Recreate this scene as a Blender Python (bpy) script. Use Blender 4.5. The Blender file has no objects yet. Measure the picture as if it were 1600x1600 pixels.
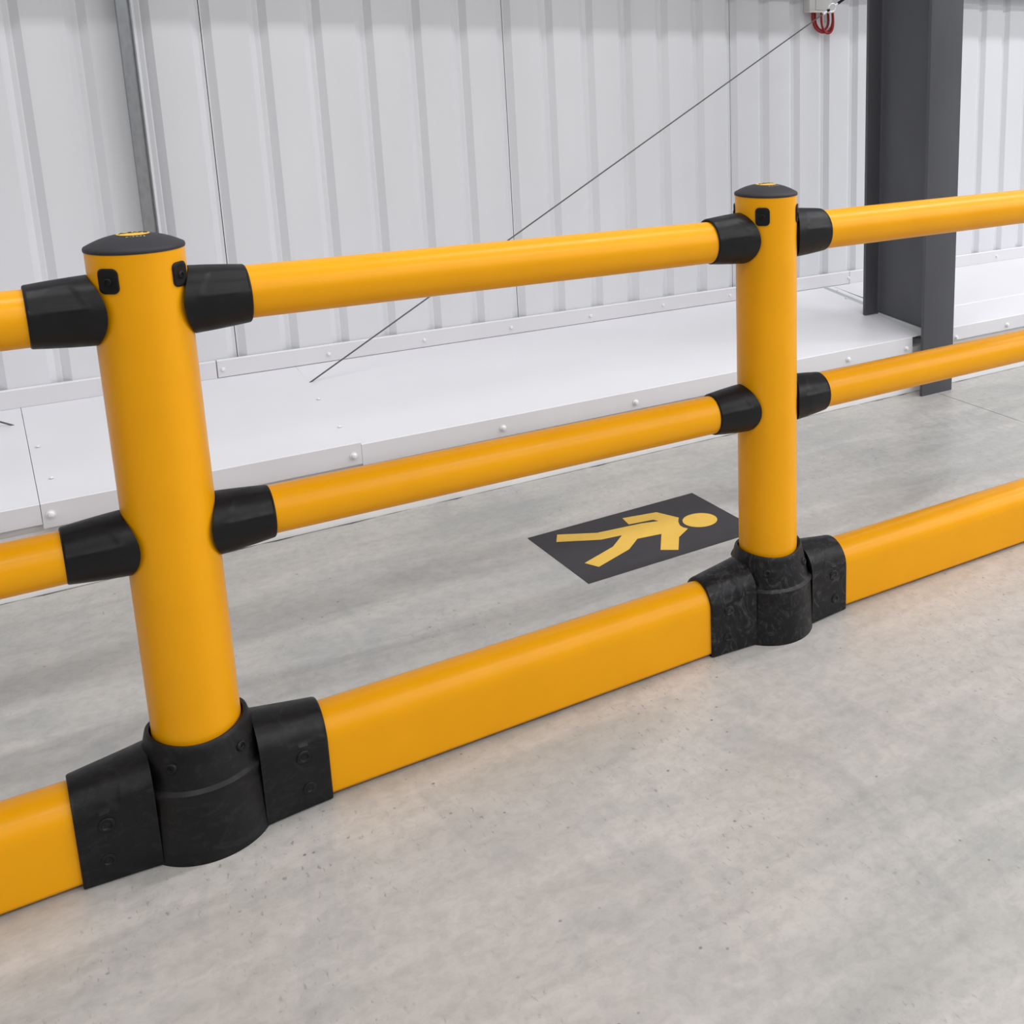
import bpy, bmesh, math, random
from mathutils import Vector, Matrix
PI = math.pi
S = bpy.context.scene
COL = S.collection

# ------------------------------------------------------------------ camera
cam_d = bpy.data.cameras.new('camera')
cam = bpy.data.objects.new('camera', cam_d)
COL.objects.link(cam)
cam_d.sensor_width = 36.0
cam_d.sensor_fit = 'HORIZONTAL'
cam_d.lens = 1743.175 / 1600 * 36
cam_d.shift_x = -(1266.2105 - 800) / 1600
cam_d.shift_y = (481.0807 - 800) / 1600
cam_d.clip_start = 0.02
CR = Vector((0.7982796867855445, -0.6022802244091505, 0.002841293936939227))
CU = Vector((0.12947662835909068, 0.17621547269212903, 0.97579911349245))
CF = Vector((0.5882051890066381, 0.7785927295252331, -0.21865044513129275))
M = Matrix(((CR.x, CU.x, -CF.x), (CR.y, CU.y, -CF.y), (CR.z, CU.z, -CF.z))).to_4x4()
M.translation = Vector((-0.20787, -2.14515, 1.41154))
cam.matrix_world = M
S.camera = cam

# ------------------------------------------------------------------ world, exposure
W = bpy.data.worlds.new('world')
S.world = W
W.use_nodes = True
W.node_tree.nodes['Background'].inputs[0].default_value = (0.80, 0.86, 1.0, 1)
W.node_tree.nodes['Background'].inputs[1].default_value = 0.5
S.view_settings.view_transform = 'Standard'
S.view_settings.look = 'None'
S.view_settings.exposure = -0.77
S.view_settings.gamma = 1.0
S.view_settings.use_curve_mapping = False

# ------------------------------------------------------------------ high bay lamps (light only; their housings are built below)
LAMPS = []
for ly, pw in ((0.0, 100.0), (-3.6, 92.0), (-6.6, 92.0), (-10.0, 92.0), (-14.0, 80.0)):
    for k in range(10):
        LAMPS.append((-12.2 + 3.0 * k, ly, pw))
LAMP_Z = 5.6
def smooth_x(x):
    return max(0.0, min(2.0, (x + 5) / 8.0))
def lamp_power(x, y, pw):
    return pw * (0.35 + 0.68 * smooth_x(x))
for i, (lx, ly, pw) in enumerate(LAMPS):
    ld = bpy.data.lights.new('bay_light', 'AREA')
    ld.shape = 'RECTANGLE'
    ld.size = 1.5
    ld.size_y = 0.36
    ld.energy = lamp_power(lx, ly, pw)
    ld.color = (0.985, 0.985, 1.0)
    lo = bpy.data.objects.new('bay_light', ld)
    lo.location = (lx, ly, LAMP_Z - 0.075)
    COL.objects.link(lo)

# ------------------------------------------------------------------ materials
def mat(name, col, rough=0.5, metal=0.0, spec=0.5, coat=0.0):
    m = bpy.data.materials.new(name)
    m.use_nodes = True
    b = m.node_tree.nodes['Principled BSDF']
    b.inputs['Base Color'].default_value = (*col, 1)
    b.inputs['Roughness'].default_value = rough
    b.inputs['Metallic'].default_value = metal
    b.inputs['Specular IOR Level'].default_value = spec
    b.inputs['Coat Weight'].default_value = coat
    return m, m.node_tree, b
def srgb(r, g, b):
    f = lambda c: (c / 255 / 12.92) if c / 255 <= 0.04045 else ((c / 255 + 0.055) / 1.055) ** 2.4
    return (f(r), f(g), f(b))
def N(nt, t, **kw):
    n = nt.nodes.new(t)
    for k, v in kw.items():
        setattr(n, k, v)
    return n
def coords(nt, scale=(1, 1, 1), rot=(0, 0, 0)):
    g = N(nt, 'ShaderNodeNewGeometry')
    mp = N(nt, 'ShaderNodeMapping')
    mp.inputs['Scale'].default_value = scale
    mp.inputs['Rotation'].default_value = rot
    nt.links.new(g.outputs['Position'], mp.inputs['Vector'])
    return mp.outputs[0]
def noise(nt, vec, scale, detail=4, rough=0.55, dist=0.0):
    n = N(nt, 'ShaderNodeTexNoise')
    n.inputs['Scale'].default_value = scale
    n.inputs['Detail'].default_value = detail
    n.inputs['Roughness'].default_value = rough
    n.inputs['Distortion'].default_value = dist
    nt.links.new(vec, n.inputs['Vector'])
    return n.outputs['Fac']
def ramp(nt, fac, stops):
    r = N(nt, 'ShaderNodeValToRGB')
    e = r.color_ramp.elements
    while len(e) < len(stops):
        e.new(0.5)
    for i, (p, c) in enumerate(stops):
        e[i].position = p
        e[i].color = (c, c, c, 1) if isinstance(c, (int, float)) else (*c, 1)
    nt.links.new(fac, r.inputs[0])
    return r.outputs[0]
def mix(nt, fac, a, b, mode='MIX'):
    m = N(nt, 'ShaderNodeMix', data_type='RGBA', blend_type=mode)
    for sock, v in ((m.inputs[0], fac), (m.inputs[6], a), (m.inputs[7], b)):
        if isinstance(v, (int, float)):
            sock.default_value = v
        elif isinstance(v, tuple):
            sock.default_value = (*v, 1)
        else:
            nt.links.new(v, sock)
    return m.outputs[2]
def bump(nt, b, h, strength, dist=0.002):
    bp = N(nt, 'ShaderNodeBump')
    bp.inputs['Strength'].default_value = strength
    bp.inputs['Distance'].default_value = dist
    nt.links.new(h, bp.inputs['Height'])
    nt.links.new(bp.outputs[0], b.inputs['Normal'])

# yellow polymer
M_yel, nt, b = mat('yellow_polymer', (0.80, 0.345, 0.003), 0.34, spec=0.25)
v = coords(nt)
n1 = noise(nt, v, 9, 3)
c = mix(nt, ramp(nt, n1, [(0.3, 0.0), (0.75, 1.0)]), (0.89, 0.380, 0.0008), (0.93, 0.405, 0.0012))
n2 = noise(nt, coords(nt, (1, 6, 6)), 45, 6, 0.7)
c = mix(nt, ramp(nt, n2, [(0.66, 0.0), (0.80, 0.25)]), c, (0.66, 0.25, 0.01))
nt.links.new(c, b.inputs['Base Color'])
nt.links.new(ramp(nt, noise(nt, v, 30, 4), [(0.3, 0.28), (0.7, 0.38)]), b.inputs['Roughness'])
bump(nt, b, noise(nt, v, 260, 3), 0.03, 0.0006)

# black polymer of rail couplers, caps, plugs
def black(name, dusty):
    m, nt, b = mat(name, (0.010, 0.010, 0.012), 0.5, spec=0.27)
    v = coords(nt)
    base = mix(nt, ramp(nt, noise(nt, v, 14, 4), [(0.35, 0.0), (0.7, 1.0)]), (0.0050, 0.0050, 0.0055), (0.0085, 0.0083, 0.0095))
    if dusty:
        n = noise(nt, coords(nt, (1, 1, 1.6)), 24, 8, 0.7, 1.4)
        base = mix(nt, ramp(nt, n, [(0.50, 0.0), (0.66, dusty)]), base, (0.070, 0.068, 0.075))
        n = noise(nt, coords(nt, (2.4, 2.4, 1)), 60, 5, 0.75, 2.5)
        base = mix(nt, ramp(nt, n, [(0.60, 0.0), (0.70, dusty)]), base, (0.10, 0.10, 0.11))
        # the far sleeve is more scratched and dusty than the near one
        sx = N(nt, 'ShaderNodeSeparateXYZ')
        nt.links.new(coords(nt), sx.inputs[0])
        far = ramp(nt, sx.outputs[0], [(0.55, 0.0), (0.85, 1.0)])
        n3 = noise(nt, coords(nt, (1.5, 1.5, 1), (0.4, 0.3, 0)), 15, 7, 0.7, 3.2)
        w3 = mix(nt, 1.0, ramp(nt, n3, [(0.52, 0.0), (0.66, 0.38)]), far, 'MULTIPLY')
        base = mix(nt, w3, base, (0.11, 0.11, 0.125))
    nt.links.new(base, b.inputs['Base Color'])
    nt.links.new(ramp(nt, noise(nt, v, 50, 5), [(0.3, 0.36), (0.7, 0.52)]), b.inputs['Roughness'])
    bump(nt, b, noise(nt, v, 420, 4), 0.10, 0.0006)
    return m
M_blk = black('black_polymer', 0.0)
M_blk2 = black('black_polymer_scuffed', 0.15)
M_cap, nt, b = mat('black_cap', srgb(46, 44, 48), 0.55, spec=0.35)
M_dark, _, _ = mat('dark_recess', (0.003, 0.003, 0.003), 0.7, spec=0.2)
M_logo, _, _ = mat('yellow_print', srgb(235, 190, 75), 0.5, spec=0.3)
M_logo2, _, _ = mat('pale_print', srgb(190, 170, 140), 0.5, spec=0.3)
M_bolt, _, _ = mat('blackened_bolt', (0.02, 0.02, 0.022), 0.42, metal=0.3)

# white coated steel
def white(name, col, rough, streak=0.05, wscale=(1, 1, 0.25)):
    m, nt, b = mat(name, col, rough, spec=0.4)
    v = coords(nt, wscale)
    f = ramp(nt, noise(nt, v, 3.0, 3), [(0.35, 0.0), (0.7, 1.0)])
    k = 1 - streak
    c = mix(nt, f, (col[0] * k, col[1] * k, col[2] * k), col)
    f2 = ramp(nt, noise(nt, coords(nt), 38, 7, 0.7), [(0.66, 0.0), (0.80, 0.28)])
    c = mix(nt, f2, c, (col[0] * .78, col[1] * .78, col[2] * .77))
    nt.links.new(c, b.inputs['Base Color'])
    bump(nt, b, noise(nt, coords(nt, (1, 1, 0.4)), 2.2, 2), 0.12, 0.02)
    return m
M_wall = white('white_cladding', (0.705, 0.718, 0.745), 0.42)
M_ledge = white('white_capping', (0.74, 0.735, 0.76), 0.38, 0.03, (0.7, 0.7, 0.7))
M_base = white('white_painted_kerb', (0.86, 0.86, 0.86), 0.6, 0.10, (1, 1, 1))
M_seal, _, _ = mat('grey_sealant', srgb(186, 190, 190), 0.6)
M_gap, _, _ = mat('dark_joint_filler', (0.05, 0.05, 0.055), 0.9)  # dark grey filler and backing in the slab, kerb and cladding joints
M_screw, _, _ = mat('white_screw_head', (0.82, 0.82, 0.84), 0.35)
M_ceil, _, _ = mat('ceiling_sheet', (0.62, 0.63, 0.65), 0.7)
M_hall, _, _ = mat('far_hall_wall', (0.42, 0.43, 0.45), 0.6)
M_house, _, _ = mat('lamp_housing', (0.7, 0.7, 0.7), 0.5)

# grey column paint
M_colm, nt, b = mat('slate_grey_paint', (0.088, 0.092, 0.104), 0.48, spec=0.45)
v = coords(nt, (1, 1, 0.5))
c = mix(nt, ramp(nt, noise(nt, v, 5, 4), [(0.35, 0.0), (0.7, 1.0)]), (0.074, 0.077, 0.088), (0.088, 0.092, 0.104))
c = mix(nt, ramp(nt, noise(nt, coords(nt, (1, 1, 0.3)), 60, 6, 0.75), [(0.68, 0.0), (0.80, 0.5)]), c, (0.13, 0.135, 0.145))
nt.links.new(c, b.inputs['Base Color'])

# galvanised steel
M_galv, nt, b = mat('galvanised_steel', (0.30, 0.32, 0.34), 0.45, metal=0.75)
vn = N(nt, 'ShaderNodeTexVoronoi')
vn.inputs['Scale'].default_value = 70
nt.links.new(coords(nt, (1, 1, 0.5)), vn.inputs['Vector'])
c = mix(nt, ramp(nt, vn.outputs['Distance'], [(0.1, 0.0), (0.9, 1.0)]), (0.28, 0.30, 0.32), (0.33, 0.35, 0.37))
nt.links.new(c, b.inputs['Base Color'])
M_wire, _, _ = mat('grey_wire_rope', (0.11, 0.105, 0.11), 0.5, metal=0.3)
M_eye, _, _ = mat('bright_steel', (0.85, 0.85, 0.87), 0.3, metal=0.2)
M_red, _, _ = mat('red_cable', srgb(140, 14, 20), 0.4)
M_box, _, _ = mat('off_white_box', (0.68, 0.68, 0.66), 0.45)
M_boxlip, _, _ = mat('cream_lip', (0.72, 0.66, 0.62), 0.5)

# sign
M_signk, nt, b = mat('charcoal_vinyl', srgb(64, 62, 65), 0.6, spec=0.25)
f = ramp(nt, noise(nt, coords(nt), 22, 6, 0.7), [(0.4, 0.0), (0.8, 0.35)])
nt.links.new(mix(nt, f, srgb(54, 52, 55), srgb(72, 69, 70)), b.inputs['Base Color'])
M_signy, nt, b = mat('yellow_vinyl', srgb(238, 196, 84), 0.5, spec=0.4)
f = ramp(nt, noise(nt, coords(nt), 26, 6, 0.7), [(0.45, 0.0), (0.85, 0.45)])
nt.links.new(mix(nt, f, srgb(222, 180, 72), srgb(205, 160, 66)), b.inputs['Base Color'])

# concrete
def concrete():
    m, nt, b = mat('power_floated_concrete', (0.42, 0.41, 0.40), 0.4, spec=0.6)
    v = coords(nt)
    a = noise(nt, v, 0.85, 4, 0.55, 0.6)
    c = mix(nt, ramp(nt, a, [(0.32, 0.0), (0.68, 1.0)]), srgb(154, 157, 155), srgb(173, 167, 161))
    st = noise(nt, coords(nt, (0.55, 2.0, 1), (0, 0, 0.25)), 2.6, 7, 0.6, 1.2)
    c = mix(nt, ramp(nt, st, [(0.36, 0.0), (0.66, 0.9)]), c, srgb(187, 183, 178))
    st2 = noise(nt, coords(nt, (1.6, 0.6, 1), (0, 0, -0.5)), 3.4, 7, 0.62, 1.6)
    c = mix(nt, ramp(nt, st2, [(0.50, 0.0), (0.78, 0.5)]), c, srgb(143, 146, 147))
    fine = noise(nt, v, 34, 8, 0.7, 0.4)
    c = mix(nt, ramp(nt, fine, [(0.33, 0.28), (0.58, 0.0)]), c, srgb(118, 116, 113))
    # sparse scuffs: short dark dashes
    sc = noise(nt, coords(nt, (52, 19, 1), (0, 0, 0.95)), 2.1, 3, 0.6, 0.3)
    gate = ramp(nt, noise(nt, v, 1.7, 3, 0.6), [(0.46, 0.0), (0.60, 1.0)])
    sc = mix(nt, 1.0, ramp(nt, sc, [(0.62, 0.0), (0.72, 0.60)]), gate, 'MULTIPLY')
    c = mix(nt, sc, c, srgb(104, 102, 98))
    # pinholes
    vo = N(nt, 'ShaderNodeTexVoronoi')
    vo.inputs['Scale'].default_value = 24
    vo.inputs['Randomness'].default_value = 1.0
    nt.links.new(v, vo.inputs['Vector'])
    pin = ramp(nt, vo.outputs['Distance'], [(0.040, 0.80), (0.095, 0.0)])
    gate2 = ramp(nt, noise(nt, v, 3.1, 3), [(0.47, 0.0), (0.60, 1.0)])
    pin = mix(nt, 1.0, pin, gate2, 'MULTIPLY')
    c = mix(nt, pin, c, srgb(84, 82, 80))
    # pale scratches
    wv = noise(nt, coords(nt, (2.2, 26, 1), (0, 0, 0.35)), 2.4, 4, 0.6, 0.8)
    c = mix(nt, ramp(nt, wv, [(0.70, 0.0), (0.80, 0.30)]), c, srgb(208, 204, 198))
    nt.links.new(c, b.inputs['Base Color'])
    nt.links.new(ramp(nt, st, [(0.3, 0.28), (0.7, 0.40)]), b.inputs['Roughness'])
    bump(nt, b, mix(nt, 0.5, fine, st), 0.10, 0.004)
    return m
M_conc = concrete()

# ------------------------------------------------------------------ mesh helpers
def tag(o, label=None, cat=None, group=None, kind=None):
    if label: o['label'] = label
    if cat: o['category'] = cat
    if group: o['group'] = group
    if kind: o['kind'] = kind
    return o
def link(name, me, m, parent=None, loc=None, smooth=None):
    if m is not None and not me.materials:
        me.materials.append(m)
    o = bpy.data.objects.new(name, me)
    COL.objects.link(o)
    if parent is not None:
        o.parent = parent
    if loc is not None:
        o.location = loc
    return o
def shade(me, angle=35):
    me.update()
    for p in me.polygons:
        p.use_smooth = True
    try:
        me.set_sharp_from_angle(angle=math.radians(angle))
    except Exception:
        pass
def pydata(name, vs, fs, m, parent=None, smooth=None, loc=None):
    me = bpy.data.meshes.new(name)
    me.from_pydata([tuple(v) for v in vs], [], fs)
    bm = bmesh.new()
    bm.from_mesh(me)
    bmesh.ops.recalc_face_normals(bm, faces=bm.faces)
    bm.to_mesh(me)
    bm.free()
    if smooth is not None:
        shade(me, smooth)
    return link(name, me, m, parent, loc)
def empty(name, loc):
    o = bpy.data.objects.new(name, None)
    o.empty_display_size = 0.1
    o.location = loc
    COL.objects.link(o)
    return o
def grid(rows, close_u=True, caps=(False, False)):
    """rows: list of rings of points -> verts, faces"""
    vs = [p for r in rows for p in r]
    n = len(rows[0])
    fs = []
    for i in range(len(rows) - 1):
        for j in range(n if close_u else n - 1):
            k = (j + 1) % n
            fs.append((i * n + j, i * n + k, (i + 1) * n + k, (i + 1) * n + j))
    if caps[0]: fs.append(tuple(range(n))[::-1])
    if caps[1]: fs.append(tuple(range((len(rows) - 1) * n, len(rows) * n)))
    return vs, fs
def lathe(name, prof, m, parent=None, seg=64, loc=None, caps=(False, False), smooth=35, sx=1.0, sy=1.0):
    rows = [[(r * sx * math.cos(2 * PI * j / seg), r * sy * math.sin(2 * PI * j / seg), z) for j in range(seg)] for r, z in prof]
    vs, fs = grid(rows, True, caps)
    return pydata(name, vs, fs, m, parent, smooth, loc)
def box(name, a, b, m, parent=None, bev=0.0, loc=None, seg=2):
    bm = bmesh.new()
    bmesh.ops.create_cube(bm, size=1)
    for v in bm.verts:
        v.co = Vector([a[i] + (v.co[i] + .5) * (b[i] - a[i]) for i in range(3)])
    if bev:
        bmesh.ops.bevel(bm, geom=bm.edges[:], offset=bev, segments=seg, affect='EDGES', profile=0.5)
    me = bpy.data.meshes.new(name)
    bm.to_mesh(me)
    bm.free()
    if bev: shade(me, 40)
    return link(name, me, m, parent, loc)
def extrude_x(name, prof, x0, x1, m, parent=None, closed=True, smooth=None, nx=1):
    """prof: (y,z) closed polygon swept along x"""
    rows = [[(x0 + (x1 - x0) * i / nx, y, z) for y, z in prof] for i in range(nx + 1)]
    vs, fs = grid(rows, closed, (closed, closed))
    return pydata(name, vs, fs, m, parent, smooth)
def sheet_profile(pts, t):
    """offset an open (y,z) polyline by t to make a thin closed section"""
    out = []
    n = len(pts)
    for i, (y, z) in enumerate(pts):
        a = Vector(pts[max(i - 1, 0)]); c = Vector(pts[min(i + 1, n - 1)])
        p = Vector((y, z))
        d1 = (p - a).normalized() if i > 0 else (c - p).normalized()
        d2 = (c - p).normalized() if i < n - 1 else d1
        n1 = Vector((-d1.y, d1.x)); n2 = Vector((-d2.y, d2.x))
        nn = (n1 + n2).normalized()
        k = t / max(nn.dot(n1), 0.4)
        out.append(tuple(p + nn * k))
    return list(pts) + out[::-1]
def tube(name, pts, r, m, parent=None, seg=10, smooth=60, closed=False):
    pts = [Vector(p) for p in pts]
    rows = []
    up = Vector((0, 0, 1))
    n = len(pts)
    prev = None
    for i, p in enumerate(pts):
        if closed:
            t = (pts[(i + 1) % n] - pts[(i - 1) % n]).normalized()
        else:
            t = (pts[min(i + 1, n - 1)] - pts[max(i - 1, 0)]).normalized()
        if prev is None:
            ref = up if abs(t.dot(up)) < 0.9 else Vector((1, 0, 0))
            a = t.cross(ref).normalized()
        else:
            a = (prev - t * prev.dot(t)).normalized()
        prev = a
        c = t.cross(a)
        rows.append([tuple(p + a * r * math.cos(2 * PI * j / seg) + c * r * math.sin(2 * PI * j / seg)) for j in range(seg)])
    if closed: rows.append(rows[0])
    vs, fs = grid(rows, True, (not closed, not closed))
    return pydata(name, vs, fs, m, parent, smooth)
def screw_mesh(name, r, h):
    bm = bmesh.new()
    seg = 12
    prof = [(r * 1.45, 0), (r * 1.45, h * .12), (r, h * .14), (r * .96, h * .55), (r * .7, h * .9), (0.0001, h)]
    rows = [[bm.verts.new((q * math.cos(2 * PI * j / seg), q * math.sin(2 * PI * j / seg), z)) for j in range(seg)] for q, z in prof]
    for i in range(len(rows) - 1):
        for j in range(seg):
            k = (j + 1) % seg
            bm.faces.new((rows[i][j], rows[i][k], rows[i + 1][k], rows[i + 1][j]))
    me = bpy.data.meshes.new(name)
    bm.to_mesh(me)
    bm.free()
    shade(me, 50)
    me.materials.append(M_screw)
    return me
def smooth01(t):
    t = max(0.0, min(1.0, t))
    return t * t * (3 - 2 * t)

# ------------------------------------------------------------------ SETTING: floor
FLOOR_X0, FLOOR_X1, FLOOR_Y0 = -14.0, 18.0, -20.0
floor = tag(empty('floor', (0, 0, 0)), kind='structure')
JX = 3.02          # sawn joint running out from the column
WALL_Y = 2.071
def slab(x0, x1):
    return box('slab', (x0, FLOOR_Y0, -0.15), (x1, WALL_Y + 0.6, 0.0), M_conc, floor)
slab(FLOOR_X0, JX - 0.0018)
slab(JX + 0.0018, FLOOR_X1)
box('joint_filler', (JX - 0.0017, FLOOR_Y0, -0.15), (JX + 0.0017, 1.24, -0.003), M_gap, floor)

# ------------------------------------------------------------------ SETTING: cladding wall
WALL_H = 7.4
wall = box('wall_back', (FLOOR_X0, WALL_Y + 0.035, 0.0), (FLOOR_X1, WALL_Y + 0.16, WALL_H), M_gap)
tag(wall, kind='structure')
PITCH = 0.1725
PANEL = PITCH * 6
X0P = 0.470        # an overlap joint seen left of the middle
def panel_mesh(w):
    # plan section (x,y): flat pans with narrow recessed troughs
    d = 0.016
    pts = []
    for k in range(6):
        b = k * PITCH
        off = 0.0
        pts += [(b + 0.0, d * 0.9), (b + 0.004, d), (b + 0.028, 0.0), (b + 0.140, 0.0), (b + 0.160, d)]
    pts.append((w - 0.0025, d * 0.9))
    t = 0.0012
    vs, fs = [], []
    n = len(pts)
    for z in (0.30, WALL_H):
        for x, y in pts: vs.append((x, y, z))
        for x, y in pts: vs.append((x, y + t, z))
    for i in range(n - 1):
        fs.append((i, i + 1, 2 * n + i + 1, 2 * n + i))
        fs.append((n + i, n + i + 1, 3 * n + i + 1, 3 * n + i))
        fs.append((i, i + 1, n + i + 1, n + i))
        fs.append((2 * n + i, 2 * n + i + 1, 3 * n + i + 1, 3 * n + i))
    fs.append((0, n, 3 * n, 2 * n)); fs.append((n - 1, 2 * n - 1, 4 * n - 1, 3 * n - 1))
    me = bpy.data.meshes.new('cladding_panel')
    me.from_pydata(vs, [], fs)
    bm = bmesh.new(); bm.from_mesh(me); bmesh.ops.recalc_face_normals(bm, faces=bm.faces); bm.to_mesh(me); bm.free()
    me.materials.append(M_wall)
    return me
pm = panel_mesh(PANEL)
for k in range(-13, 17):
    x = X0P + k * PANEL
    if x < FLOOR_X0 or x > FLOOR_X1 - PANEL: continue
    link('cladding_panel', pm, None, wall, (x, WALL_Y, 0))

# vertical flashing strip at the foot of the cladding
flash = tag(empty('trim_1', (0, WALL_Y, 0.35)), kind='structure')
def child_world(o, parent):
    o.parent = parent
    o.matrix_parent_inverse = Matrix.Translation(-Vector(parent.location))
    return o
FZ0, FZ1 = 0.322, 0.383
fl_pts = [(WALL_Y - 0.004, FZ0 - 0.001), (WALL_Y - 0.006, FZ1 - 0.004), (WALL_Y - 0.001, FZ1)]
fl_sec = sheet_profile(fl_pts, 0.0015)
cuts = [-14.0, -2.6, 0.397, 3.214, 6.2, 18.0]
for a, b_ in zip(cuts[:-1], cuts[1:]):
    dz = 0.0015 if a == 0.397 else 0.0
    o = extrude_x('flashing_strip', [(y - dz, z + dz) for y, z in fl_sec], a + 0.002, b_ - 0.002, M_ledge)
    child_world(o, flash)
sm_small = screw_mesh('screw', 0.0068, 0.0095)
sm_big = screw_mesh('screw', 0.0082, 0.012)
RX = Matrix.Rotation(PI / 2, 4, 'X')     # screw axis towards -y
def screw(me, loc, parent, up=False):
    o = bpy.data.objects.new('screw', me)
    COL.objects.link(o)
    o.matrix_world = Matrix.Translation(loc) @ (Matrix.Identity(4) if up else RX)
    o.parent = parent
    o.matrix_parent_inverse = Matrix.Translation(-Vector(parent.location))
    return o
for k in range(-3, 15):
    x = 0.415 + k * 0.349
    screw(sm_small, (x, WALL_Y - 0.0062, 0.350), flash)

# sloping white capping over the dwarf wall
cap = tag(empty('trim_2', (0, 1.6, 0.25)), kind='structure')
YF = 1.2655
def capping(x0, x1, ztop, zbot, step=0.0, ybk=WALL_Y - 0.006, fascia=True, m=None):
    zb = 0.3205
    if step:
        pts = [(ybk, zb), (1.513, ztop + (zb - ztop) * (1.513 - YF) / (ybk - YF) + step), (1.511, ztop + (zb - ztop) * (1.511 - YF) / (ybk - YF)), (YF + 0.002, ztop), (YF, ztop - 0.002), (YF - 0.0005, zbot), (YF + 0.014, zbot - 0.001)]
    else:
        pts = [(ybk, zb), (YF + 0.002, ztop), (YF, ztop - 0.002), (YF - 0.0005, zbot), (YF + 0.014, zbot - 0.001)]
    if not fascia: pts = pts[:2]
    o = extrude_x('capping_panel', sheet_profile(pts, 0.0014), x0, x1, m or M_ledge)
    return child_world(o, cap)
capping(-9.0, -1.02, 0.262, 0.205)
capping(-1.017, -0.1674, 0.262, 0.205)
capping(-0.1660, 0.6480, 0.262, 0.192)
capping(0.6488, 2.914, 0.2545, 0.186)
capping(2.914, 3.060, 0.2545, 0.203, fascia=False)
capping(3.064, 3.106, 0.2570, 0.203, fascia=False)
capping(3.108, 9.5, 0.2630, 0.203, step=0.0035)
for x, z in [(-0.146, 0.229), (0.624, 0.223), (1.098, 0.216), (1.589, 0.213), (2.075, 0.213), (2.562, 0.213), (2.879, 0.210), (3.170, 0.214), (3.492, 0.226), (4.0, 0.224), (4.5, 0.224), (-0.62, 0.226), (-1.1, 0.226)]:
    screw(sm_big, (x, YF - 0.001, z), cap)
def ledge_z(y, zt=0.2575): return zt + (0.3205 - zt) * (y - YF) / (WALL_Y - 0.006 - YF)
sm_tiny = screw_mesh('screw', 0.0045, 0.004)
for x, y, zt in [(-0.145, 1.689, .262), (-0.130, 1.429, .262), (0.633, 1.693, .262), (0.626, 1.416, .262), (3.03, 1.86, .2545), (3.08, 1.99, .257)]:
    screw(sm_tiny, (x, y, ledge_z(y, zt) + 0.0012), cap, up=True)
# sealant upstand where the capping meets the column web
def strip(name, quads, m, parent):
    vs, fs = [], []
    for q in quads:
        n = len(vs); vs += q; fs.append((n, n + 1, n + 2, n + 3))
    o = pydata(name, vs, fs, m)
    return child_world(o, parent)
def wedge(name, base, top, m, parent):
    vs = list(base) + list(top)
    n = len(base)
    fs = [tuple(range(n))[::-1], tuple(range(n, 2 * n))] + [(i, (i + 1) % n, n + (i + 1) % n, n + i) for i in range(n)]
    return child_world(pydata(name, vs, fs, m), parent)
def sealbar(p0, p1, w0, w1, h0, h1):
    p0, p1 = Vector(p0), Vector(p1)
    s = Vector((-1, 0, 0))
    base = [p0, p1, p1 + s * w1, p0 + s * w0]
    top = [p0 + Vector((0, 0, h0)), p1 + Vector((0, 0, h1)), p1 + s * w1 * .3 + Vector((0, 0, h1)), p0 + s * w0 * .3 + Vector((0, 0, h0))]
    return wedge('sealant_strip', base, top, M_seal, cap)
sealbar((3.008, 1.245, 0.2525), (3.008, 1.596, 0.282), 0.052, 0.010, 0.016, 0.006)
sealbar((3.062, 1.75, 0.294), (3.062, 2.055, 0.3195), 0.030, 0.018, 0.004, 0.006)

# painted kerb below the capping
kerb = box('baseboard_back', (FLOOR_X0, 1.290, 0.0), (FLOOR_X1, WALL_Y + 0.03, 0.2035), M_base)
tag(kerb, kind='structure')
# ragged dark gap between kerb and slab
random.seed(4)
vs, fs = [], []
x = -2.0
top, bot = [], []
while x < 6.0:
    top.append((x, 1.2895, 0.0006))
    bot.append((x, 1.2893 - 0.0030 * random.random() - (0.006 if random.random() > .88 else 0), 0.0006))
    x += 0.02 + 0.05 * random.random()
n = len(top)
vs = top + bot
fs = [(i, i + 1, n + i + 1, n + i) for i in range(n - 1)]
o = pydata('perimeter_gap', vs, fs, M_gap)
child_world(o, floor)

# rest of the hall (behind and beside the camera)
ceil = tag(box('ceiling', (FLOOR_X0, FLOOR_Y0, WALL_H), (FLOOR_X1, WALL_Y + 0.16, WALL_H + 0.2), M_ceil), kind='structure')
tag(box('wall_left', (FLOOR_X0 - 0.2, FLOOR_Y0, 0), (FLOOR_X0, WALL_Y + 0.16, WALL_H), M_hall), kind='structure')
tag(box('wall_right', (FLOOR_X1, FLOOR_Y0, 0), (FLOOR_X1 + 0.2, WALL_Y + 0.16, WALL_H), M_hall), kind='structure')
tag(box('wall_front', (FLOOR_X0, FLOOR_Y0 - 0.2, 0), (FLOOR_X1, FLOOR_Y0, WALL_H), M_hall), kind='structure')
# lamp housings and suspension (part of the ceiling)
for lx, ly, pw in LAMPS:
    o = box('lamp_housing', (lx - 0.78, ly - 0.21, LAMP_Z - 0.07), (lx + 0.78, ly + 0.21, LAMP_Z + 0.02), M_house, bev=0.01)
    child_world(o, ceil)
    for s in (-0.6, 0.6):
        o = box('hanger', (lx + s - 0.004, ly - 0.004, LAMP_Z + 0.02), (lx + s + 0.004, ly + 0.004, WALL_H), M_galv)
        child_world(o, ceil)

# horizontal sheeting rail just above the view: it shades the top of the cladding
rail_h = box('trim_3', (FLOOR_X0, WALL_Y - 0.115, 1.735), (FLOOR_X1, WALL_Y - 0.005, 1.93), M_galv)
tag(rail_h, kind='structure')

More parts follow.
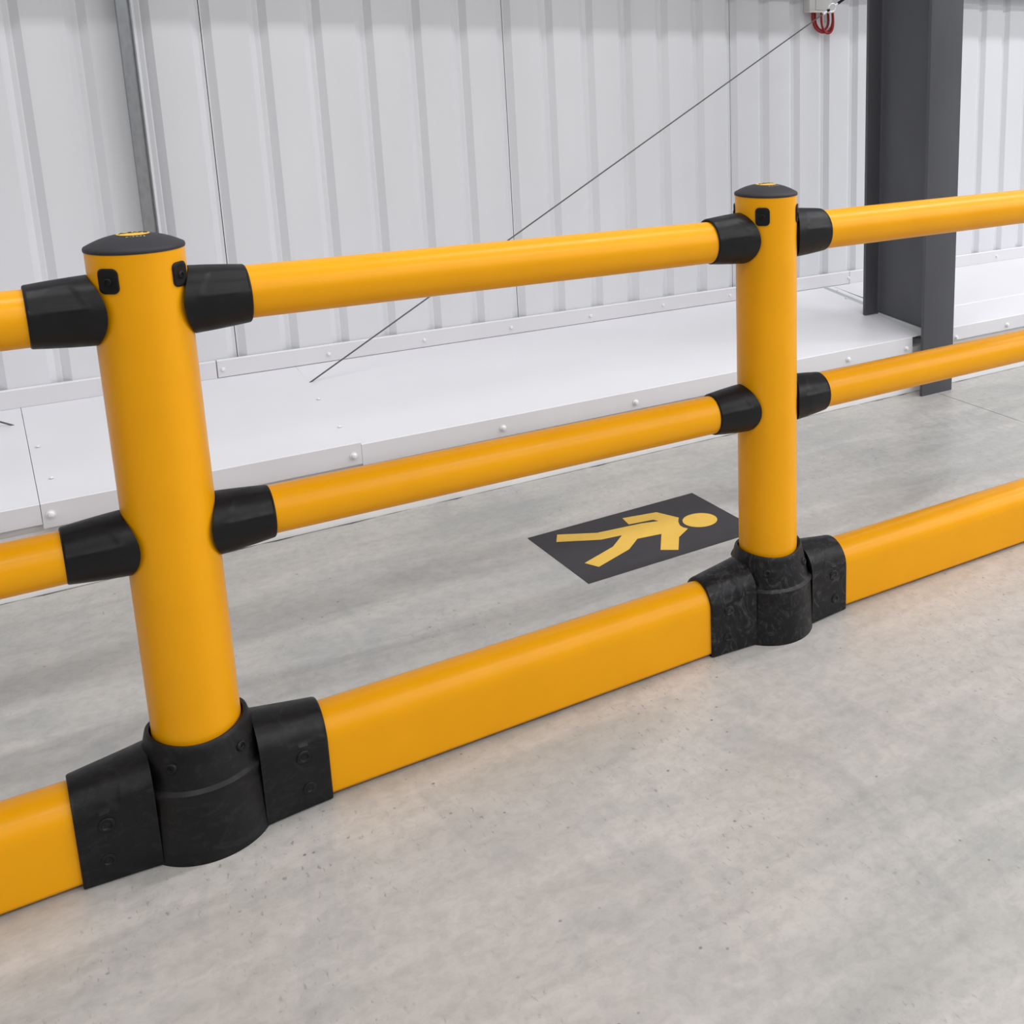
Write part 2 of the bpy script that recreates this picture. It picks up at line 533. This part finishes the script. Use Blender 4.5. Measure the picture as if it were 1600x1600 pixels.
# ------------------------------------------------------------------ galvanised upright against the cladding
up = empty('steel_channel', (0.25, WALL_Y - 0.05, 0.31))
tag(up, 'narrow galvanised steel upright standing against the white cladding behind the nearer yellow post', 'strut')
def part(o, parent): return child_world(o, parent)
YC = WALL_Y - 0.062
part(box('web', (0.229, YC, 0.30), (0.2585, YC + 0.003, 1.735), M_galv), up)
part(box('flange', (0.2295, YC + 0.003, 0.30), (0.2315, YC + 0.040, 1.735), M_galv), up)
part(box('flange', (0.2645, YC - 0.002, 0.30), (0.2685, YC + 0.040, 1.735), M_galv), up)
part(box('lip', (0.2585, YC + 0.006, 0.30), (0.2645, YC + 0.009, 1.735), M_galv), up)

# ------------------------------------------------------------------ slate grey column
CX0, CX1, CY0, CY1 = 2.928, 3.103, 1.213, 1.615
colm = empty('steel_column', ((CX0 + CX1) / 2, (CY0 + CY1) / 2, 0))
tag(colm, 'tall slate grey steel I-section column rising through the white capping', 'column')
part(box('front_flange', (CX0, CY0, 0.0), (CX1, CY0 + 0.016, WALL_H), M_colm, bev=0.0015), colm)
part(box('back_flange', (CX0, CY1 - 0.016, 0.285), (CX1, CY1, WALL_H), M_colm, bev=0.0015), colm)
wx = (CX0 + CX1) / 2
# web with root fillets
prof = [(wx - 0.016, CY0 + 0.0161), (wx - 0.0095, CY0 + 0.019), (wx - 0.006, CY0 + 0.027), (wx - 0.006, CY1 - 0.027), (wx - 0.0095, CY1 - 0.019), (wx - 0.016, CY1 - 0.0161),
        (wx + 0.016, CY1 - 0.0161), (wx + 0.0095, CY1 - 0.019), (wx + 0.006, CY1 - 0.027), (wx + 0.006, CY0 + 0.027), (wx + 0.0095, CY0 + 0.019), (wx + 0.016, CY0 + 0.0161)]
rows = [[(x, y, z) for x, y in prof] for z in (0.262, WALL_H)]
vs, fs = grid(rows, True, (True, True))
part(pydata('web', vs, fs, M_colm, smooth=40), colm)

# ------------------------------------------------------------------ wire bracing
a1 = Vector((0.650, 1.881, 0.303)); e1 = Vector((2.980, 1.921, 1.631)); 
dirn = (e1 - a1).normalized()
br = empty('bracing_cable', a1)
tag(br, 'thin grey steel wire running diagonally up the cladding to a bright eye', 'cable')
ferr = a1 + dirn * ((e1 - a1).length - 0.055)
part(tube('wire', [a1 - dirn * 0.02, a1.lerp(ferr, .5) , ferr], 0.0027, M_wire), br)
part(tube('ferrule', [ferr - dirn * 0.004, ferr + dirn * 0.004, ferr + dirn * 0.022], 0.0058, M_eye), br)
part(tube('link', [ferr + dirn * 0.02, e1 - dirn * 0.018], 0.0060, M_dark), br)
ring = []
ax = dirn; ay = dirn.cross(Vector((0, 1, 0))).normalized()
for k in range(24):
    t = 2 * PI * k / 24
    ring.append(e1 + ax * (0.021 * math.cos(t)) + ay * (0.0165 * math.sin(t) ))
part(tube('eye', ring, 0.0036, M_eye, closed=True), br)
part(tube('eye_tail', [e1 + ax * 0.019 + ay * 0.002, e1 + ax * 0.042], 0.004, M_eye), br)
tgt = Vector((3.085, 1.66, 1.79))
part(tube('cord', [e1 + ax * 0.038, e1 + ax * 0.075, e1 + ax * 0.14], 0.0058, M_dark), br)
a2 = Vector((-0.190, 1.914, 0.3065)); d2 = Vector((-dirn.x, 0.005, dirn.z)).normalized()
br2 = tube('bracing_cable', [a2 - d2 * 0.01, a2 + d2 * 1.3, a2 + d2 * 2.6], 0.0027, M_wire)
tag(br2, 'thin grey wire leaving the white capping at the left edge of the photo', 'cable')

# ------------------------------------------------------------------ wall box with red cable loops
wb = empty('wall_box', (3.0, WALL_Y - 0.02, 1.62))
tag(wb, 'small pale box fixed on the cladding at the top beside the column', 'box')
BX0, BX1, BZ = 2.930, 3.060, 1.618
part(box('housing', (BX0, WALL_Y - 0.050, BZ), (BX1, WALL_Y - 0.001, BZ + 0.20), M_box, bev=0.003), wb)
part(box('lip', (BX0 - 0.002, WALL_Y - 0.054, BZ - 0.005), (BX1 + 0.002, WALL_Y - 0.001, BZ + 0.003), M_boxlip, bev=0.001), wb)
part(box('cover', (BX0 + 0.034, WALL_Y - 0.0535, BZ + 0.006), (BX1 - 0.004, WALL_Y - 0.050, BZ + 0.19), M_box, bev=0.001), wb)
part(lathe('screw', [(0.0045, 0), (0.004, 0.002), (0.0001, 0.0022)], M_dark, seg=12), wb)
sc = wb.children[-1]
sc.matrix_world = Matrix.Translation((BX0 + 0.046, WALL_Y - 0.0537, BZ + 0.018)) @ RX
sc.matrix_parent_inverse = Matrix.Translation(-Vector(wb.location))
rc = empty('red_cable', (3.0, WALL_Y - 0.03, 1.61))
tag(rc, 'red cable hanging in short loops under the small pale box', 'cable')
for (xa, xb, dep, yo, r) in [(2.962, 3.078, 0.088, 0.030, 0.0062), (2.985, 3.060, 0.078, 0.018, 0.0055), (3.003, 3.070, 0.092, 0.042, 0.0055)]:
    pts = []
    for k in range(17):
        t = PI * k / 16
        pts.append((xa + (xb - xa) * (1 - math.cos(t)) / 2 + 0.006 * math.sin(t), WALL_Y - yo + 0.006 * math.sin(2 * t), BZ - 0.004 - dep * math.sin(t) ** 0.8))
    part(tube('loop', pts, r, M_red), rc)

# ------------------------------------------------------------------ barrier
L = 1.28114
R = 0.0728
H = 1.10
ZT, ZM = 1.0022, 0.5900
RT, RM = 0.0473, 0.0452
TB = 0.055

def coupler_mesh(r_in, r_out, rail_r, sgn, zc):
    """sleeve around a round rail along sgn*x, from inside the post to its rounded outer lip"""
    seg = 96
    rows = []
    def x_start(th):
        # the saddle end stands proud of the post, rounded in outline
        return 0.0555 + (0.0735 - 0.0555) * (1 - abs(math.cos(th)) ** 2.2)
    for f, q in ((0.80, 0.0), (0.93, 0.0), (0.975, 0.0006)):
        rows.append([(sgn * (x_start(2 * PI * j / seg) + 0.0010 - q), -r_in * f * math.cos(2 * PI * j / seg), zc + r_in * f * math.sin(2 * PI * j / seg)) for j in range(seg)])
    for i in range(36):
        row = []
        for j in range(seg):
            th = 2 * PI * j / seg                 # 0 = front (-y), 90deg = top
            x = x_start(th) + (0.158 - x_start(th)) * i / 35
            t = max(0, (x - 0.050)) / (0.158 - 0.050)
            r0 = r_in + (r_out - r_in) * (t ** 1.5)
            a = (math.degrees(th) + 180) % 360 - 180
            # moulded flat: shallow recess on the upper front, bounded by creases; same at the back
            aa = a if -90 < a < 90 else (180 - a if a > 0 else -180 - a)
            w = smooth01((aa - 16) / 5.0) * smooth01((66 - aa) / 14.0)
            u = smooth01((x - 0.078 - 0.0004 * (aa - 16)) / 0.010)
            ridge = math.exp(-((aa - 15) / 4.0) ** 2) * smooth01((x - 0.072) / 0.012) * smooth01((0.150 - x) / 0.02)
            r = r0 - 0.0013 * w * u + 0.0014 * ridge
            row.append((sgn * x, -r * math.cos(th), zc + r * math.sin(th)))
        rows.append(row)
    # rounded lip and inner return
    for k in range(1, 6):
        t = PI / 2 * k / 5
        rr = r_out - 0.0035 * (1 - math.cos(t)) 
        rows.append([(sgn * (0.158 + 0.0040 * math.sin(t)), -rr * math.cos(2 * PI * j / seg), zc + rr * math.sin(2 * PI * j / seg)) for j in range(seg)])
    for rr, xx in ((rail_r + 0.0007, 0.1618), (rail_r + 0.0006, 0.140)):
        rows.append([(sgn * xx, -rr * math.cos(2 * PI * j / seg), zc + rr * math.sin(2 * PI * j / seg)) for j in range(seg)])
    return grid(rows, True)

def bolt(parent, origin, normal, r=0.0075, boss=0.0, name='bolt', m=None):
    """low moulded ring with a recessed dark bolt hole, axis = normal"""
    seg = 20
    prof = [(r * 1.35, -0.004), (r * 1.30, 0.0002 + boss * .5), (r * 1.12, 0.0010 + boss), (r * 0.80, 0.0010 + boss), (r * 0.66, -0.0012 + boss), (r * 0.40, -0.0016 + boss), (r * 0.34, -0.004 + boss), (0.0001, -0.004 + boss)]
    me = bpy.data.meshes.new(name)
    rows = [[(q * math.cos(2 * PI * j / seg), q * math.sin(2 * PI * j / seg), z) for j in range(seg)] for q, z in prof]
    vs, fs = grid(rows, True)
    me.from_pydata(vs, [], fs)
    bm = bmesh.new(); bm.from_mesh(me); bmesh.ops.recalc_face_normals(bm, faces=bm.faces); bm.to_mesh(me); bm.free()
    me.materials.append(m or M_blk2)
    me.materials.append(M_dark)
    for i, p in enumerate(me.polygons):
        if i // seg >= 5: p.material_index = 1
    shade(me, 50)
    o = bpy.data.objects.new(name, me)
    COL.objects.link(o)
    n = Vector(normal).normalized()
    q = n.to_track_quat('Z', 'Y')
    o.parent = parent
    o.matrix_local = Matrix.Translation(origin) @ q.to_matrix().to_4x4()
    return o

# stadium-like section of the base rail / its couplers
def stadium(hw, z0, z1, rt, rb, n=10, side=0):
    """closed (y,z) loop; hw half width, top corner radius rt, bottom radius rb"""
    pts = []
    def arc(cy, cz, ry, rz, a0, a1):
        for i in range(n + 1):
            a = math.radians(a0 + (a1 - a0) * i / n)
            pts.append((cy + ry * math.cos(a), cz + rz * math.sin(a)))
    arc(hw - rb, z0 + rb, rb, rb, -90, 0)
    za, zb = z0 + rb, z1 - rt
    for i in range(1, side + 1): pts.append((hw, za + (zb - za) * i / (side + 1)))
    arc(0, z1 - rt, hw, rt, 0, 180)
    for i in range(side, 0, -1): pts.append((-hw, za + (zb - za) * i / (side + 1)))
    arc(-hw + rb, z0 + rb, rb, rb, 180, 270)
    return pts

def base_coupler_mesh(sgn):
    rows = []
    ts = [i / 44 for i in range(45)]
    xo = 0.203
    base = stadium(1, 0, 1, 0.34, 0.03, 14)
    for t in ts:
        hw = 0.0735 + (0.0625 - 0.0735) * (t ** 0.8)
        z1 = 0.201 + (0.1845 - 0.201) * t
        z0 = 0.001
        sec = stadium(hw, z0, z1, 0.062, 0.004, 30, 12)
        row = []
        for (y, z) in sec:
            # inner edge follows the round sleeve with a narrow gap
            zz = max(0.0, min(1.0, (z - 0.14) / 0.07))
            rs = 0.1215 - 0.027 * zz
            ry = 0.1215 - 0.027 * zz
            xi = 0.0855
            x = xi + (xo - xi) * t
            # moulded features on the upper shoulder: shallow recess with crease
            f = smooth01((z - 0.137) / 0.004) * smooth01((0.176 - z) / 0.006) * smooth01((x - 0.134) / 0.004)
            k = 1 - 0.0022 / max(abs(y), 0.02) * f
            crease = math.exp(-((z - 0.134) / 0.0030) ** 2) * smooth01((0.19 - x) / 0.03)
            k2 = 1 + 0.0018 / max(abs(y), 0.02) * crease
            row.append((sgn * x, y * k * k2, z))
        rows.append(row)
    n = len(rows[0])
    for kk, ins in ((0.002, 0.0010), (0.0032, 0.003)):
        sec = stadium(0.0625 - ins, 0.001, 0.1845 - ins, 0.062, 0.004, 30, 12)
        rows.append([(sgn * (xo + kk), y, z) for y, z in sec])
    sec = stadium(TB + 0.0008, 0.001, 0.1755, 0.055, 0.004, 30, 12)
    rows.append([(sgn * (xo + 0.0032), y, z) for y, z in sec])
    rows.append([(sgn * (xo - 0.03), y, z) for y, z in sec])
    # inner end cap (dark gap side) closed inward
    r0 = rows[0]
    inner = [(sgn * (abs(x) + 0.0), y * 0.80, z * 0.97 + 0.001) for x, y, z in r0]
    rows.insert(0, inner)
    return grid(rows, True)

# meshes shared by both posts
def make_post():
    p = empty('barrier_post', (0, 0, 0))
    t = lathe('tube', [(R - 0.006, 0.200), (R, 0.200)] + [(R, 0.2 + (H - 0.2015) * i / 6) for i in range(1, 7)] + [(R - 0.0015, H)], M_yel, p, seg=128)
    # domed cap with a short rim
    prof = [(R - 0.003, H - 0.002), (R + 0.0012, H - 0.001), (R + 0.0016, H + 0.0025), (R + 0.0005, H + 0.0052)]
    def domez(r):
        f = min(1.0, r / (R - 0.001))
        return H + 0.0058 + 0.0185 * (1 - f ** 2.3)
    for k in range(1, 15):
        r = (R - 0.001) * (1 - k / 14)
        prof.append((r + 0.0001, domez(r)))
    cp = lathe('cap', prof, M_cap, p, seg=96, smooth=40)
    tag(cp, 'black domed cap printed with a small yellow roundel')
    # printed roundel: yellow disc with dark letters, thin line of print in front of it
    rows = []
    for r in (0.0005, 0.008, 0.016, 0.0245):
        rows.append([(r * math.cos(2 * PI * j / 48) * 1.0, r * math.sin(2 * PI * j / 48) * 0.95, domez(r) + 0.0006) for j in range(48)])
    vs, fs = grid(rows, True, (False, False))
    em = pydata('emblem', vs, fs, M_logo, cp, 60)
    cu = bpy.data.curves.new('letters', 'FONT')
    cu.body = 'A-SAFE'
    cu.size = 0.0135
    cu.align_x = 'CENTER'; cu.align_y = 'CENTER'
    cu.extrude = 0.0003
    cu.offset = 0.0003
    def text_mesh(cu, name, m, yoff, parent):
        tmp = bpy.data.objects.new(name, cu)
        COL.objects.link(tmp)
        dg = bpy.context.evaluated_depsgraph_get()
        me = bpy.data.meshes.new_from_object(tmp.evaluated_get(dg))
        bpy.data.objects.remove(tmp)
        for v in me.vertices:
            y = v.co.y + yoff
            r = math.hypot(v.co.x, y)
            v.co = Vector((v.co.x, y, domez(r) + 0.0012 + v.co.z))
        me.materials.clear(); me.materials.append(m)
        me.name = name
        return link(name, me, None, parent)
    text_mesh(cu, 'lettering', M_cap, 0.0, cp)
    cu2 = bpy.data.curves.new('letters', 'FONT')
    cu2.body = 'A-SAFE'
    cu2.size = 0.0062
    cu2.space_character = 1.6
    cu2.align_x = 'CENTER'; cu2.align_y = 'CENTER'
    cu2.extrude = 0.0002
    o = text_mesh(cu2, 'lettering', M_logo2, -0.0315, cp)
    # four square plugs around the tube head
    for k in range(4):
        ang = math.radians(-90 + (-41 if k == 0 else -41 + 90 * k))
        rowsp = []
        hw, hh, rc_ = 0.0165, 0.0208, 0.0095
        def rr_loop(s, zoff):
            out = []
            for q in range(4):
                cx = (hw * s - rc_ * s) * (1 if q in (0, 3) else -1)
                cz = (hh * s - rc_ * s) * (1 if q in (0, 1) else -1)
                for i in range(7):
                    a = math.radians(90 * q + 90 * i / 6)
                    tx = cx + rc_ * s * math.cos(a)
                    tz = cz + rc_ * s * math.sin(a)
                    th = ang + tx / R
                    rad = R + zoff
                    out.append((rad * math.cos(th), rad * math.sin(th), 1.0565 + tz))
            return out
        rowsp = [rr_loop(1.0, -0.002), rr_loop(1.0, 0.0026), rr_loop(0.93, 0.0036), rr_loop(0.72, 0.0030), rr_loop(0.45, 0.0022), rr_loop(0.10, 0.0022)]
        vs, fs = grid(rowsp, True, (False, True))
        pl = pydata('plug', vs, fs, M_blk, p, 45)
        bolt(pl, ((R + 0.0036) * math.cos(ang), (R + 0.0036) * math.sin(ang), 1.0550), (math.cos(ang), math.sin(ang), 0), r=0.0052, m=M_blk)
    # rail couplers
    for zc, rr, ri, ro in ((ZT, RT, 0.0600, 0.0522), (ZM, RM, 0.0585, 0.0495)):
        for sg in (-1, 1):
            vs, fs = coupler_mesh(ri, ro, rr, sg, zc)
            co = pydata('rail_coupler', vs, fs, M_blk, p, 40)
            a = math.radians(80)
            rloc = 0.0505 if zc == ZT else 0.0488
            bolt(co, (sg * 0.128, -rloc * 1.035 * math.cos(a), zc + rloc * 1.035 * math.sin(a) - 0.0005), (0, -math.cos(a), math.sin(a)), r=0.006, m=M_blk)
    # floor sleeve
    prof = [(0.1175, 0.0), (0.1175, 0.004), (0.1155, 0.05), (0.1135, 0.10), (0.1120, 0.126), (0.1145, 0.133), (0.1140, 0.138), (0.1050, 0.143), (0.0985, 0.168), (0.0915, 0.192), (0.0865, 0.212), (0.0835, 0.2235), (0.0815, 0.2255), (0.0765, 0.2240), (0.0745, 0.2100), (0.0738, 0.20)]
    seg = 128
    rows = []
    for r, z in prof:
        row = []
        for j in range(seg):
            th = 2 * PI * j / seg
            s = math.sin(th)
            # rim dips towards front and back
            dz = -0.010 * s * s * smooth01((z - 0.15) / 0.06)
            sx = 0.93 if z < 0.15 else 0.93 + 0.07 * smooth01((z - 0.15) / 0.05)
            if z >= 0.19: sx = 1.0
            row.append((r * sx * math.cos(th), r * s, z + dz))
        rows.append(row)
    vs, fs = grid(rows, True)
    sl = pydata('floor_sleeve', vs, fs, M_blk2, p, 40)
    for xx in (-0.056, 0.058):
        for sy in (-1, 1):
            zz = 0.183
            rr = 0.0945
            yy = sy * math.sqrt(rr * rr - xx * xx)
            bolt(sl, (xx, yy, zz), (xx, yy, 0.028), r=0.0072, boss=0.0012)
    for sg in (-1, 1):
        vs, fs = base_coupler_mesh(sg)
        bc = pydata('base_coupler', vs, fs, M_blk2, p, 40)
        for sy in (-1, 1):
            bolt(bc, (sg * 0.160, sy * 0.0665, 0.112), (0.1 * sg, sy, 0.0), r=0.0105, boss=0.0010)
            bolt(bc, (sg * 0.165, sy * 0.0662, 0.044), (0.1 * sg, sy, 0.0), r=0.0095, boss=0.0006)
    return p
p1 = make_post()
def copy_tree(o, parent=None):
    c = o.copy(); COL.objects.link(c)
    if parent is not None: c.parent = parent
    for ch in list(o.children):
        copy_tree(ch, c)
    return c
p2 = copy_tree(p1)
p2.location = (L, 0, 0)
tag(p1, 'nearer and larger yellow barrier post with a black domed cap and black couplers', 'barrier post', 'yellow barrier posts')
tag(p2, 'farther yellow barrier post, beside the walking figure floor sign', 'barrier post', 'yellow barrier posts')

def round_rail(a, b, r, label, grp):
    a, b = Vector(a), Vector(b)
    d = (b - a).normalized()
    s = d.cross(Vector((0, 0, 1))).normalized()
    u = s.cross(d)
    seg = 96
    rows = [[tuple(a.lerp(b, t) + s * r * k * math.cos(2 * PI * j / seg) + u * r * k * math.sin(2 * PI * j / seg)) for j in range(seg)] for t, k in ((0, .9), (0, 1), (.25, 1), (.5, 1), (.75, 1), (1, 1), (1, .9))]
    vs, fs = grid(rows, True)
    vs = [Vector(v) - a for v in vs]
    o = pydata('guard_rail', vs, fs, M_yel, None, 40, loc=a)
    return tag(o, label, 'rail', grp)
def base_rail(a, b, label):
    a, b = Vector(a), Vector(b)
    sec = stadium(TB, 0.0035, 0.1745, 0.055, 0.012, 16)
    d = (b - a).normalized()
    s = Vector((-d.y, d.x, 0)).normalized()
    rows = [[tuple((b - a) * t + s * y + Vector((0, 0, z))) for y, z in sec] for t in (0, .25, .5, .75, 1)]
    vs, fs = grid(rows, True, (True, True))
    o = pydata('base_rail', vs, fs, M_yel, None, 40, loc=a)
    return tag(o, label, 'rail', 'flat sided yellow base rails')
E0 = 0.158
XL, XR = -1.18, 2 * L - 0.10
round_rail((XL, 0, 0.9995), (-E0, 0, 1.0005), RT, 'upper yellow round rail running left from the nearer post', 'upper round yellow rails')
round_rail((E0, 0, 1.0045), (L - E0, 0, 1.0000), RT, 'upper yellow round rail spanning between the two posts', 'upper round yellow rails')
round_rail((L + E0, 0, 1.0010), (XR, 0, 1.0045), RT, 'upper yellow round rail running right from the farther post across the grey column', 'upper round yellow rails')
round_rail((XL, 0, 0.5860), (-E0, 0, 0.5880), RM, 'middle yellow round rail running left from the nearer post', 'middle round yellow rails')
round_rail((E0, 0, 0.5925), (L - E0, 0, 0.5895), RM, 'middle yellow round rail spanning between the two posts', 'middle round yellow rails')
round_rail((L + E0, 0, 0.5915), (XR, 0, 0.5940), RM, 'middle yellow round rail running right from the farther post past the column foot', 'middle round yellow rails')
base_rail((XL, 0, 0), (-0.199, 0, 0), 'wide yellow base rail on the floor running left from the nearer post')
base_rail((0.199, 0, 0), (L - 0.199, 0, 0), 'wide yellow base rail on the floor spanning between the two posts')
base_rail((L + 0.199, 0.001, 0), (XR, -0.016, 0), 'wide yellow base rail on the floor running right from the farther post')

# ------------------------------------------------------------------ floor sign
sign = empty('floor_sign', (1.29, 0.665, 0))
tag(sign, 'charcoal rectangle stuck flat on the concrete with a yellow walking figure', 'sign')
def plate(name, poly, z0, z1, m, parent):
    n = len(poly)
    bm = bmesh.new()
    vs = [bm.verts.new((x, y, z1)) for x, y in poly]
    f = bm.faces.new(vs)
    f.normal_update()
    if f.normal.z < 0: f.normal_flip()
    r = bmesh.ops.extrude_face_region(bm, geom=[f])
    for v in r['geom']:
        if isinstance(v, bmesh.types.BMVert): v.co.z = z0
    bmesh.ops.triangulate(bm, faces=[q for q in bm.faces if len(q.verts) > 4])
    bmesh.ops.recalc_face_normals(bm, faces=bm.faces)
    me = bpy.data.meshes.new(name)
    bm.to_mesh(me); bm.free()
    return child_world(link(name, me, m), parent)
plate('backing', [(0.9962, 0.8557), (1.5779, 0.8673), (1.590, 0.484), (1.0104, 0.4738)], 0.0001, 0.0012, M_signk, sign)
poly = [(1.294, 0.8173), (1.4028, 0.7952), (1.4377, 0.7157), (1.4208, 0.6903), (1.4101, 0.6621), (1.4106, 0.6426), (1.4182, 0.6269), (1.3649, 0.5896), (1.3172, 0.5124), (1.275, 0.5438), (1.3335, 0.6412), (1.258, 0.6534), (1.2036, 0.6028), (1.0793, 0.55), (1.0577, 0.5965), (1.173, 0.6465), (1.233, 0.7037), (1.1672, 0.7125), (1.0533, 0.777), (1.0775, 0.8244), (1.1796, 0.7644), (1.3233, 0.746), (1.3743, 0.73), (1.3659, 0.7494), (1.2873, 0.7625)]
plate('figure_body', poly, 0.0010, 0.0017, M_signy, sign)
plate('figure_head', [(1.4815 + 0.054 * math.cos(2 * PI * k / 40), 0.6605 + 0.054 * math.sin(2 * PI * k / 40)) for k in range(40)], 0.0010, 0.0017, M_signy, sign)
